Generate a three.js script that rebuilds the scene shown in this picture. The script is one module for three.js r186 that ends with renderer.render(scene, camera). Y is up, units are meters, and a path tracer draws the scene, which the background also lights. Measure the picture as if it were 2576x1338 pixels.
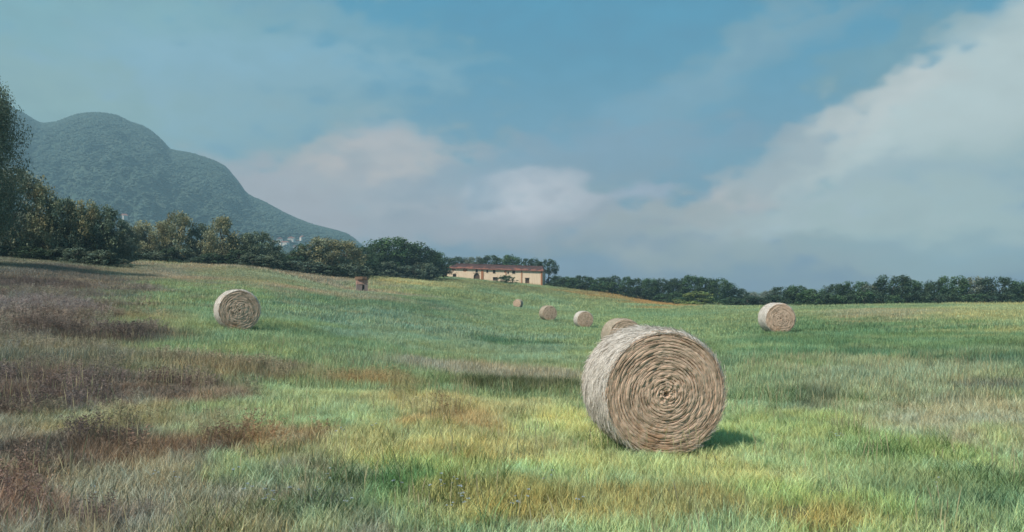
import * as THREE from 'three';
import { mergeGeometries } from 'three/addons/utils/BufferGeometryUtils.js';
import { createNoise2D, createNoise3D } from 'simplex-noise';

// ---------------------------------------------------------------- camera, sky, sun, exposure
const scene = new THREE.Scene();
const EYE = 2.0, FOCAL = 2230, CX = 1287.5, HORIZON = 735;      // the photograph measured on a 2575 x 1338 sheet
const camera = new THREE.PerspectiveCamera(2 * Math.atan(735 / FOCAL) * 180 / Math.PI, 2575 / 1470, 0.1, 9000);
camera.position.set(0, EYE, 0);
camera.lookAt(0, EYE, -10);
camera.setViewOffset(2575, 1470, 0, 0, 2575, 1338);             // level camera, the lens shifted up

const renderer = new THREE.WebGLRenderer({ antialias: true });
renderer.toneMapping = THREE.LinearToneMapping;
renderer.toneMappingExposure = 1.16;
renderer.shadowMap.enabled = true;
const HAZE = 0.00038;
const SUN = new THREE.Vector3(-0.51, 0.76, 0.40).normalize();

function mulberry(a) { return () => { a = (a + 0x6d2b79f5) | 0; let t = Math.imul(a ^ (a >>> 15), 1 | a); t = (t + Math.imul(t ^ (t >>> 7), 61 | t)) ^ t; return ((t ^ (t >>> 14)) >>> 0) / 4294967296; }; }
const n2 = createNoise2D(mulberry(11)), n3 = createNoise3D(mulberry(23));
const clamp = (x, a = 0, b = 1) => Math.min(b, Math.max(a, x));
const smooth = (a, b, x) => { const t = clamp((x - a) / (b - a)); return t * t * (3 - 2 * t); };
const lerp = (a, b, t) => a + (b - a) * t;
const fbm2 = (x, y, o = 4) => { let s = 0, a = 0.5; for (let i = 0; i < o; i++) { s += a * n2(x, y); x = x * 2.03 + 17.1; y = y * 2.03 - 9.7; a *= 0.5; } return s; };
const fbm3 = (x, y, z, o = 4) => { let s = 0, a = 0.5; for (let i = 0; i < o; i++) { s += a * n3(x, y, z); x = x * 2.03 + 7.1; y = y * 2.03 - 3.7; z = z * 2.03 + 1.3; a *= 0.5; } return s; };
const lin1 = (c) => { c /= 255; return c <= 0.04045 ? c / 12.92 : Math.pow((c + 0.055) / 1.055, 2.4); };
const lin = (c) => [lin1(c[0]), lin1(c[1]), lin1(c[2])];

// the sky: blue air that pales to the horizon, and soft cloud banks
{
  const W = 2560, H = 1280, data = new Float32Array(W * H * 4);
  const toAz = (px) => Math.atan((px - CX) / FOCAL), toEl = (py) => (HORIZON - py) / FOCAL;
  // px, py, half width, half height, tilt, colour, weight
  const banks = [
    [2330, 420, 420, 170, 0.3, [150, 174, 184], 0.75], [300, 200, 560, 230, 0, [140, 171, 186], 0.65], [1050, 470, 520, 140, 0, [146, 166, 178], 0.6], [2480, 330, 260, 150, 0.3, [168, 184, 190], 0.7],
    [905, 425, 300, 62, 0.10, [172, 176, 184], 0.95], [990, 350, 130, 60, 0.05, [160, 176, 190], 0.55], [1050, 500, 380, 85, 0, [158, 170, 184], 0.8],
    [1280, 515, 135, 60, 0.08, [180, 190, 204], 0.8], [1560, 490, 95, 24, 0.12, [160, 174, 194], 0.6], [1200, 560, 520, 55, 0, [152, 166, 182], 0.75],
    [1850, 515, 180, 66, 0.35, [174, 177, 184], 0.9], [1990, 420, 190, 72, 0.45, [158, 174, 186], 0.8], [2240, 375, 190, 88, 0.40, [178, 192, 199], 0.95],
    [2430, 285, 200, 105, 0.45, [172, 190, 198], 0.95], [2590, 190, 150, 110, 0.5, [172, 190, 198], 0.95], [2060, 575, 260, 42, 0.22, [164, 184, 202], 0.75],
    [2420, 530, 330, 95, 0, [150, 173, 188], 0.7], [1850, 190, 270, 75, 0.5, [128, 162, 182], 0.75], [1600, 300, 320, 60, 0.4, [124, 160, 184], 0.6],
    [1450, 400, 360, 70, 0.1, [134, 160, 182], 0.6], [330, 330, 420, 110, 0.1, [138, 170, 186], 0.6], [250, 90, 420, 90, 0.1, [132, 172, 186], 0.6],
    [820, 60, 300, 60, -0.2, [126, 164, 184], 0.6], [620, 180, 380, 70, 0.05, [136, 174, 196], 0.6], [1750, 630, 420, 45, -0.05, [143, 161, 176], 0.7], [2050, 560, 300, 56, 0.15, [162, 180, 190], 0.8], [2420, 560, 300, 74, 0.1, [160, 181, 188], 0.75], [1690, 555, 210, 48, 0.1, [156, 170, 180], 0.75], [2150, 650, 480, 38, 0, [146, 166, 177], 0.65],
    [2250, 190, 160, 80, 0.5, [122, 158, 176], 0.6], [700, 500, 180, 60, -0.3, [160, 170, 184], 0.8], [2500, 630, 300, 50, 0, [140, 168, 184], 0.6],
    [2150, 330, 80, 50, 0.4, [174, 186, 194], 0.8], [2300, 270, 90, 56, 0.4, [180, 192, 199], 0.85], [1010, 380, 120, 46, 0.0, [172, 177, 186], 0.5], [1330, 505, 90, 46, 0.1, [182, 190, 203], 0.45],
    [60, 300, 260, 120, 0, [142, 172, 178], 0.5],
  ].map(([px, py, rx, ry, tilt, c, w]) => ({ a: toAz(px), e: toEl(py), rx: rx / FOCAL, ry: ry / FOCAL, ct: Math.cos(tilt), st: Math.sin(tilt), c: lin([c[0] + 2, c[1] + 3, c[2] - 2]), w: Math.min(1, w * 1.15) }));
  const zen = lin([82, 142, 174]), top = lin([98, 154, 180]), mid = lin([124, 160, 178]), low = lin([132, 157, 173]), cloudA = lin([168, 182, 192]), cloudB = lin([140, 160, 178]);
  const ground = lin([96, 110, 84]), SKY = 0.895, AIR = [0.218, 0.350, 0.412];       // AIR: light scattered by the haze in front of the sky, which the haze adds by itself
  for (let row = 0; row < H; row++) {
    const el = ((row + 0.5) / H - 0.5) * Math.PI;
    for (let col = 0; col < W; col++) {
      const o = (row * W + col) * 4; data[o + 3] = 1;
      if (el < -0.01) { data[o] = ground[0]; data[o + 1] = ground[1]; data[o + 2] = ground[2]; continue; }
      const lon = ((col + 0.5) / W - 0.5) * 2 * Math.PI, x = Math.cos(lon) * Math.cos(el), z = Math.sin(lon) * Math.cos(el), y = Math.sin(el);
      let az = Math.atan2(x, -z);
      const t = el;
      const c = [0, 0, 0];
      const k1 = smooth(0.0, 0.15, t), k2 = smooth(0.12, 0.34, t), k3 = smooth(0.4, 1.4, t);
      for (let i = 0; i < 3; i++) c[i] = lerp(lerp(lerp(low[i], mid[i], k1), top[i], k2), zen[i], k3);
      const wx = fbm3(x * 5, y * 9, z * 5, 4), wy = fbm3(x * 5 + 31, y * 9, z * 5 - 12, 4), fine = fbm3(x * 16, y * 34, z * 16, 4);
      // clouds all round, of the same kind as those in view
      const inView = smooth(0.95, 0.62, Math.abs(az)) * smooth(0.62, 0.40, el);
      const over = fbm3(x * 2.2 + 3, y * 5.2, z * 2.2 - 8, 5) + 0.12 * fine;
      const m0 = smooth(-0.05, 0.42, over) * 0.75 * (1 - inView);
      for (let i = 0; i < 3; i++) c[i] = lerp(c[i], lerp(cloudB[i], cloudA[i], smooth(0.05, 0.5, over + 0.3 * wy)), m0);
      if (inView > 0.001) {
        for (const b of banks) {
          const da = az - b.a + wx * 0.05, de = el - b.e + wy * 0.035;
          const u = (da * b.ct + de * b.st) / b.rx, v = (-da * b.st + de * b.ct) / b.ry, r = Math.sqrt(u * u + v * v);
          if (r > 1.9) continue;
          // crisper above, dissolving below
          const soft = v > 0 ? 0.30 : 0.80;
          let m = smooth(1 + soft, 0.35, r + fine * 0.80) * b.w * inView;
          m *= 0.84 + 0.42 * clamp(fine + 0.36);
          m = clamp(m);
          for (let i = 0; i < 3; i++) c[i] = lerp(c[i], b.c[i], m);
        }
      }
      const grain = SKY * (1 + 0.05 * fine + 0.03 * wx);
      const T = Math.exp(-HAZE * Math.min(2450, 415 / Math.max(0.01, y)));
      for (let i = 0; i < 3; i++) data[o + i] = Math.max(0.4 * c[i], (c[i] * grain - AIR[i] * (1 - T)) / T);
    }
  }
  const sky = new THREE.DataTexture(data, W, H, THREE.RGBAFormat, THREE.FloatType);
  sky.mapping = THREE.EquirectangularReflectionMapping;
  sky.magFilter = THREE.LinearFilter;
  sky.needsUpdate = true;
  scene.background = sky;
  scene.environment = sky;
}
const sun = new THREE.DirectionalLight(new THREE.Color().setRGB(1.0, 0.93, 0.82), 4.8);
sun.position.copy(SUN).multiplyScalar(400);
sun.castShadow = true;
sun.shadow.radius = 2.5;
sun.shadow.mapSize.set(4096, 4096);
Object.assign(sun.shadow.camera, { left: -250, right: 250, top: 250, bottom: -250, near: 1, far: 1200 });
scene.add(sun, sun.target);
scene.fog = new THREE.FogExp2(new THREE.Color().setRGB(0.52, 0.84, 1.0), HAZE);

// ---------------------------------------------------------------- helpers
const taken = new Map();
function numbered(name) { const n = taken.get(name) ?? 0; taken.set(name, n + 1); return n ? `${name}_${String(n).padStart(3, '0')}` : name; }
function shadows(o) { o.traverse((m) => { if (m.isMesh) { m.castShadow = true; m.receiveShadow = true; } }); return o; }
function part(name, geometry, material, parent) { const m = new THREE.Mesh(geometry, material); m.name = name; m.castShadow = m.receiveShadow = true; parent.add(m); return m; }
function tag(o, label, category, group) { o.userData = { label, category }; if (group) o.userData.group = group; return o; }
function thing(name, label, category, group) { const g = new THREE.Group(); g.name = numbered(name); scene.add(g); return tag(g, label, category, group); }
const ORD = ['first', 'second', 'third', 'fourth', 'fifth', 'sixth', 'seventh', 'eighth', 'ninth', 'tenth', 'eleventh', 'twelfth', 'thirteenth', 'fourteenth', 'fifteenth', 'sixteenth', 'seventeenth', 'eighteenth', 'nineteenth', 'twentieth', 'twenty-first', 'twenty-second', 'twenty-third', 'twenty-fourth', 'twenty-fifth', 'twenty-sixth', 'twenty-seventh', 'twenty-eighth', 'twenty-ninth', 'thirtieth', 'thirty-first', 'thirty-second', 'thirty-third', 'thirty-fourth', 'thirty-fifth', 'thirty-sixth', 'thirty-seventh', 'thirty-eighth', 'thirty-ninth', 'fortieth'];
const mat = (o) => new THREE.MeshStandardMaterial({ roughness: 0.95, metalness: 0, ...o });
const leafMat = (o) => new THREE.MeshPhysicalMaterial({ roughness: 1, metalness: 0, transmission: 0.3, thickness: 0, specularIntensity: 0.25, side: THREE.DoubleSide, ...o });
const rgb = (c, k = 1) => { const l = lin(c); return new THREE.Color().setRGB(l[0] * k, l[1] * k, l[2] * k); };
class Builder {                                     // triangles with vertex colours
  constructor() { this.p = []; this.c = []; this.i = []; }
  v(x, y, z, c) { this.p.push(x, y, z); if (c) this.c.push(c[0], c[1], c[2]); return this.p.length / 3 - 1; }
  tri(a, b, c) { this.i.push(a, b, c); }
  quad(a, b, c, d) { this.i.push(a, b, c, a, c, d); }
  geometry(normals = true) {
    const g = new THREE.BufferGeometry();
    g.setAttribute('position', new THREE.Float32BufferAttribute(this.p, 3));
    if (this.c.length) g.setAttribute('color', new THREE.Float32BufferAttribute(this.c, 3));
    g.setIndex(this.i);
    if (normals) g.computeVertexNormals();
    return g;
  }
}

// ---------------------------------------------------------------- the lie of the land
// For some bearings (given as columns of the sheet), ground height relative to the eye at some distances
const LAND = [
  [-500, [[7, -2], [12, -1.8], [25, -0.9], [45, 0.7], [85, 3.8], [130, 5.6], [300, 6]]],
  [0, [[7, -2], [14, -1.7], [25, -1.3], [45, -0.3], [70, 1.5], [85, 2.8], [110, 4.2], [150, 5], [300, 5]]],
  [350, [[7, -2], [14, -1.85], [25, -1.6], [45, -0.75], [85, 1.5], [110, 3.1], [140, 4.6], [170, 4.9], [300, 5]]],
  [600, [[7, -2], [14, -1.9], [25, -1.75], [34, -1.45], [60, -0.3], [100, 1.57], [140, 4.0], [170, 4.5], [300, 5]]],
  [910, [[7, -2], [14, -1.98], [25, -2.1], [34, -2.1], [60, -1.5], [100, -0.4], [130, 0.12], [170, 2.5], [200, 3.4], [300, 5.5]]],
  [1122, [[7, -2], [14, -2.0], [25, -2.3], [40, -2.5], [83, -2.1], [100, -1.6], [130, -0.8], [200, 2.0], [260, 4.2], [275, 4.66], [300, 5]]],
  [1300, [[7, -2], [14, -2.08], [25, -2.45], [40, -2.8], [83, -3.1], [94, -2.85], [128, -2.3], [200, -0.2], [255, 2.2], [275, 2.9], [300, 3.6]]],
  [1373, [[7, -2], [14, -2.1], [25, -2.5], [40, -2.85], [83, -3.25], [94, -2.95], [128, -2.5], [200, -0.7], [255, 1.5], [275, 2.2], [300, 2.8]]],
  [1500, [[7, -2.02], [11.7, -2.12], [25, -2.6], [40, -2.86], [83, -3.46], [100, -3.0], [150, -2.6], [200, -1.6], [230, -0.9], [270, 0.6], [300, 1.0]]],
  [1700, [[7, -2.02], [11.7, -2.12], [25, -2.5], [47, -2.6], [83, -2.9], [120, -2.75], [160, -2.75], [200, -3.1], [240, -3.3], [300, -3.0]]],
  [1950, [[7, -2.02], [11.7, -2.1], [25, -2.2], [47, -2.17], [90, -2.3], [140, -2.4], [170, -3.0], [230, -4], [300, -5]]],
  [2250, [[7, -2], [11.7, -2.05], [25, -2.1], [47, -2.1], [90, -1.9], [120, -1.85], [150, -2.6], [220, -5], [300, -6]]],
  [2575, [[7, -2], [11.7, -2], [25, -1.9], [47, -1.9], [90, -1.7], [110, -1.65], [150, -2.6], [220, -5], [300, -6]]],
  [3100, [[7, -2], [11.7, -1.95], [25, -1.8], [47, -1.7], [90, -1.5], [110, -1.5], [150, -2.6], [220, -5], [300, -6]]],
].map(([px, rows]) => {
  const a = Math.atan((px - CX) / FOCAL), k = 1 / Math.cos(a);
  const pts = [[0.5, -2], [3, -2], ...rows.map(([d, h]) => [d * k, h]), [520, -9], [900, -16], [4000, -16]].map(([d, h]) => [Math.log(d), h]);
  return { a, pts, slope: slopes(pts) };
});
function slopes(p) {                                // monotone cubic
  const n = p.length, d = [], m = new Array(n);
  for (let i = 0; i < n - 1; i++) d.push((p[i + 1][1] - p[i][1]) / (p[i + 1][0] - p[i][0]));
  m[0] = d[0]; m[n - 1] = d[n - 2];
  for (let i = 1; i < n - 1; i++) m[i] = d[i - 1] * d[i] <= 0 ? 0 : 2 * d[i - 1] * d[i] / (d[i - 1] + d[i]);
  return m;
}
function cubic(p, m, x) {
  if (x <= p[0][0]) return p[0][1];
  const n = p.length; if (x >= p[n - 1][0]) return p[n - 1][1];
  let i = 0; while (x > p[i + 1][0]) i++;
  const h = p[i + 1][0] - p[i][0], t = (x - p[i][0]) / h, t2 = t * t, t3 = t2 * t;
  return (2 * t3 - 3 * t2 + 1) * p[i][1] + (t3 - 2 * t2 + t) * h * m[i] + (-2 * t3 + 3 * t2) * p[i + 1][1] + (t3 - t2) * h * m[i + 1];
}
function land(x, z) {
  const r = Math.max(0.5, Math.hypot(x, z)), a = Math.atan2(x, -z), l = Math.log(r), n = LAND.length;
  const ac = clamp(a, LAND[0].a, LAND[n - 1].a - 1e-6);
  let i = 0; while (i < n - 2 && ac > LAND[i + 1].a) i++;
  const p = [Math.max(0, i - 1), i, i + 1, Math.min(n - 1, i + 2)].map((k) => [LAND[k].a + (k === i - 1 || k === i + 2 ? 0 : 0), cubic(LAND[k].pts, LAND[k].slope, l)]);
  const t = (ac - p[1][0]) / (p[2][0] - p[1][0]), s = t * t * (3 - 2 * t);
  let h = lerp(p[1][1], p[2][1], lerp(t, s, 0.6));
  h = lerp(h, r < 300 ? -2 : -9, smooth(1.0, 2.4, Math.abs(a)));
  h += 0.05 * n2(x * 0.16, z * 0.16) + 0.025 * n2(x * 0.6 + 5, z * 0.6) + 0.12 * n2(x * 0.03, z * 0.03 + 40) * smooth(30, 90, r);
  return EYE + h;
}
const spot = (px, depth) => { const x = (px - CX) / FOCAL * depth; return new THREE.Vector3(x, land(x, -depth), -depth); };
const heightAt = (py, depth) => EYE + (HORIZON - py) / FOCAL * depth;
function groundUnder(px, py) {                      // where a line of sight meets the ground
  let last = 3;
  for (let d = 3; d < 700; d *= 1.012) { const p = spot(px, d); if (p.y >= heightAt(py, d)) return p; last = d; }
  return spot(px, Math.min(last, 300));
}

// what grows where: patches of different grasses, in metres on the ground
const G = 1.0;
const PATCH = [
  // column, row, half width, half height on the sheet, colour, weight
  [2250, 830, 420, 50, [88, 126, 88], 0.85], [2200, 950, 380, 60, [138, 152, 122], 0.9], [2430, 1060, 240, 70, [134, 136, 114], 0.9],
  [2540, 890, 220, 28, [70, 104, 80], 0.8], [2100, 885, 160, 14, [84, 120, 88], 0.7], [2250, 785, 200, 13, [156, 152, 122], 0.8], [2500, 775, 150, 12, [150, 158, 112], 0.8],
  [2030, 1010, 90, 36, [98, 106, 88], 0.8], [2500, 975, 100, 16, [98, 104, 96], 0.8], [1960, 1090, 230, 40, [130, 148, 96], 0.85], [2260, 1150, 200, 40, [118, 142, 90], 0.8],
  [2380, 1230, 170, 50, [104, 122, 84], 0.8], [2150, 1280, 220, 60, [118, 136, 78], 0.8], [2520, 1240, 90, 60, [92, 118, 84], 0.8], [2450, 1310, 120, 40, [104, 124, 88], 0.7],
  [1860, 960, 140, 70, [122, 146, 108], 0.8], [1650, 1180, 420, 45, [142, 152, 102], 0.9], [1700, 1285, 260, 44, [138, 130, 78], 0.85], [1400, 1290, 170, 36, [134, 130, 80], 0.8], [2080, 1310, 140, 26, [136, 130, 82], 0.7], [1980, 1250, 160, 40, [126, 142, 82], 0.8],
  [700, 760, 200, 40, [122, 152, 108], 0.9], [1000, 785, 260, 24, [92, 128, 100], 0.85], [1100, 830, 420, 40, [122, 148, 124], 0.85], [1180, 780, 120, 16, [78, 112, 92], 0.8],
  [1350, 790, 180, 40, [128, 152, 114], 0.8], [1650, 800, 200, 30, [126, 152, 108], 0.8], [1290, 862, 130, 9, [82, 116, 84], 0.9], [800, 850, 150, 12, [96, 126, 92], 0.7],
  [1310, 905, 180, 22, [132, 152, 118], 0.8], [1230, 938, 280, 17, [150, 144, 128], 0.85], [1310, 972, 175, 17, [84, 90, 62], 0.95], [930, 962, 130, 18, [144, 127, 88], 0.8],
  [1150, 1015, 320, 22, [149, 141, 96], 0.8], [1180, 1060, 165, 22, [146, 122, 80], 0.8], [1420, 1070, 110, 40, [156, 160, 104], 0.85], [800, 1020, 170, 40, [132, 146, 108], 0.85],
  [1050, 1120, 420, 42, [143, 143, 97], 0.85], [700, 1120, 160, 36, [136, 128, 92], 0.8], [960, 1225, 210, 55, [92, 132, 80], 0.95], [650, 1270, 190, 50, [122, 138, 104], 0.85],
  [1250, 1260, 210, 50, [130, 130, 78], 0.85], [1100, 1180, 300, 30, [132, 150, 96], 0.7],
  [60, 1000, 420, 380, [118, 112, 100], 0.85], [130, 700, 240, 44, [114, 106, 98], 0.95], [420, 690, 160, 20, [140, 132, 110], 0.8], [60, 780, 190, 40, [124, 118, 112], 0.85], [230, 838, 190, 36, [114, 106, 94], 0.95],
  [400, 800, 120, 26, [140, 150, 112], 0.6], [300, 895, 260, 22, [130, 130, 110], 0.85], [120, 985, 300, 60, [108, 99, 92], 0.95], [450, 985, 200, 36, [118, 107, 93], 0.95],
  [600, 925, 240, 26, [132, 120, 96], 0.85], [330, 1070, 260, 28, [128, 130, 98], 0.9], [110, 1130, 200, 50, [102, 94, 86], 0.95], [440, 1128, 180, 26, [116, 102, 84], 0.95],
  [640, 1105, 150, 20, [128, 108, 80], 0.8], [90, 1280, 270, 90, [116, 99, 88], 0.95], [330, 1230, 160, 60, [128, 130, 112], 0.85],
  [40, 1010, 120, 46, [84, 75, 70], 0.9], [240, 1112, 110, 24, [88, 78, 68], 0.9], [480, 1132, 120, 17, [98, 80, 62], 0.9], [330, 990, 130, 22, [92, 81, 72], 0.9], [60, 1140, 110, 36, [82, 74, 66], 0.9], [230, 850, 150, 18, [94, 85, 74], 0.9], [90, 715, 140, 16, [92, 84, 78], 0.9], [650, 676, 330, 10, [152, 142, 122], 0.9], [1000, 705, 150, 7, [166, 162, 112], 0.9], [900, 690, 300, 7, [120, 118, 80], 0.7], [1250, 722, 220, 7, [128, 130, 86], 0.8],
  [1520, 742, 110, 10, [158, 136, 82], 0.9], [1660, 764, 80, 9, [160, 130, 76], 0.95], [700, 700, 250, 12, [136, 150, 112], 0.7],
].map(([px, py, rx, ry, c, w]) => {
  const p = groundUnder(px, py), d = -p.z, near = groundUnder(px, py + ry), far = groundUnder(px, Math.max(py - ry, 655));
  const deep = clamp(0.5 * (near.z - far.z), 0.35, 60), dir = Math.atan2(p.x, -p.z);
  return { x: p.x, z: p.z, rx: rx * d / FOCAL, rz: deep, ca: Math.cos(dir), sa: Math.sin(dir), c: lin(c), w };
});
const BASE = lin([126, 147, 106]);
function meadow(x, z, out = [0, 0, 0]) {
  const r = Math.hypot(x, z), f1 = smooth(10, 32, r), f2 = smooth(40, 120, r);
  const band = (ox, oz, o) => { let v = 0; if (f1 < 1) v += (1 - f1) * fbm2(x * 0.55 + ox, z * 0.40 + oz, o); const w = f1 * (1 - f2); if (w > 0) v += w * fbm2(x * 0.16 + ox, z * 0.11 + oz, o + 1); if (f2 > 0) v += f2 * fbm2(x * 0.045 + ox, z * 0.03 + oz, o + 2); return v; };
  const wx = band(3, 0, 3), wz = band(-30, 12, 3);
  let c0 = BASE[0], c1 = BASE[1], c2 = BASE[2];
  for (const p of PATCH) {
    const dx = x - p.x, dz = z - p.z;
    let u = (dx * p.ca + dz * p.sa) / p.rx, v = (-dx * p.sa + dz * p.ca) / p.rz;
    if (u > 2.2 || u < -2.2 || v > 2.4 || v < -2.4) continue;
    u += wx * 0.75; v += wz * 0.95;
    const m = smooth(1.35, 0.55, Math.sqrt(u * u + v * v)) * p.w;
    if (m > 0) { c0 = lerp(c0, p.c[0], m); c1 = lerp(c1, p.c[1], m); c2 = lerp(c2, p.c[2], m); }
  }
  const f = 1 + 0.24 * band(70, 4, 3) + 0.16 * fbm2(x * 0.9, z * 0.6 + 20, 3) * (1 - f2) + 0.08 * n2(x * 5, z * 4), hue = 0.18 * band(50, 9, 2);
  const grey = 0.3 * c0 + 0.6 * c1 + 0.1 * c2; c0 = lerp(c0, grey, 0.14); c1 = lerp(c1, grey, 0.14); c2 = lerp(c2, grey, 0.14);
  out[0] = c0 * f * (1 + hue) * 1.05; out[1] = c1 * f * 0.99; out[2] = c2 * f * (1 - hue) * 0.92;
  return out;
}
const brown = (c) => clamp((c[0] / c[1] - 0.98) * 3.0);

// ---------------------------------------------------------------- ground
function noiseTexture(size, make, srgb = false) {
  const d = new Uint8Array(size * size * 4);
  for (let y = 0; y < size; y++) for (let x = 0; x < size; x++) { const v = make(x / size, y / size), o = (y * size + x) * 4; const a = Array.isArray(v) ? v : [v, v, v]; d[o] = clamp(a[0]) * 255; d[o + 1] = clamp(a[1]) * 255; d[o + 2] = clamp(a[2]) * 255; d[o + 3] = 255; }
  const t = new THREE.DataTexture(d, size, size); t.wrapS = t.wrapT = THREE.RepeatWrapping; t.magFilter = THREE.LinearFilter; if (srgb) t.colorSpace = THREE.SRGBColorSpace; t.needsUpdate = true; return t;
}
const torus = (u, v, s, o) => { const a = u * 2 * Math.PI, b = v * 2 * Math.PI; return fbm3(Math.cos(a) * s + 4, Math.sin(a) * s, Math.cos(b) * s, o) + fbm3(Math.sin(b) * s + 9, Math.cos(a) * s * 1.1, Math.sin(a) * s, o); };
const speckle = noiseTexture(256, (u, v) => 0.78 + 0.34 * torus(u, v, 5, 4));
{
  const angles = [];
  for (let i = 0; i <= 620; i++) angles.push(lerp(-0.86, 0.86, i / 620));
  for (let i = 1; i < 70; i++) angles.push(lerp(0.86, 2 * Math.PI - 0.86, i / 70));
  const R = 340, NA = angles.length, b = new Builder(), uv = [], c = [0, 0, 0];
  const put = (x, z) => { meadow(x, z, c); const k = 0.62 * GROUND_GAIN; uv.push(x / 3.1, z / 3.1); return b.v(x, land(x, z), z, [c[0] * k, c[1] * k, c[2] * k]); };
  var GROUND_GAIN = 1.05;
  put(0, 0);
  for (let j = 0; j < R; j++) { const r = 0.9 * Math.pow(2300 / 0.9, j / (R - 1)); for (const a of angles) put(Math.sin(a) * r, -Math.cos(a) * r); }
  for (let i = 0; i < NA; i++) b.tri(0, 1 + (i + 1) % NA, 1 + i);
  for (let j = 0; j < R - 1; j++) for (let i = 0; i < NA; i++) { const k = (i + 1) % NA, o = 1 + j * NA; b.quad(o + i, o + k, o + NA + k, o + NA + i); }
  const g = b.geometry();
  g.setAttribute('uv', new THREE.Float32BufferAttribute(uv, 2));
  const m = part('ground', g, mat({ vertexColors: true, map: speckle, bumpMap: speckle, bumpScale: 0.05, side: THREE.DoubleSide, roughness: 1 }), scene);
  m.userData = { kind: 'structure', label: 'rolling mown meadow of mixed green and dry grass', category: 'ground' };
}
console.log('ground');

// ---------------------------------------------------------------- mountain with its woods
const RIDGE = [[-1500, 640], [-1100, 520], [-700, 360], [-400, 250], [-150, 225], [0, 258], [50, 283], [110, 312], [140, 309], [170, 298], [200, 289], [240, 285], [290, 292], [325, 308], [360, 320], [395, 345], [430, 378], [480, 388], [520, 400], [560, 418], [590, 450], [622, 490], [660, 508], [720, 540], [780, 565], [830, 578], [870, 590], [915, 624], [960, 665], [1060, 735], [1150, 745]];
const RS = slopes(RIDGE), RD = 1750;
function mountain(x, z) {
  const px = CX + FOCAL * x / -z, d = -z;
  const top = (HORIZON - cubic(RIDGE, RS, px)) / FOCAL * RD + 16;
  const s = d < RD ? Math.pow(smooth(900, RD + 100, d), 0.8) / Math.pow(smooth(900, RD + 100, RD), 0.8) : 1 - smooth(RD, RD + 560, d);
  const w = smooth(0, 0.35, s) * smooth(0, 0.6, 1.02 - s);
  return -16 + EYE + top * clamp(s) * (1 + 0.12 * w * fbm2(x * 0.004, z * 0.004, 4)) + w * 34 * (0.5 - Math.abs(fbm2(x * 0.008 + 4, z * 0.0045, 4)) * 2);
}
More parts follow.
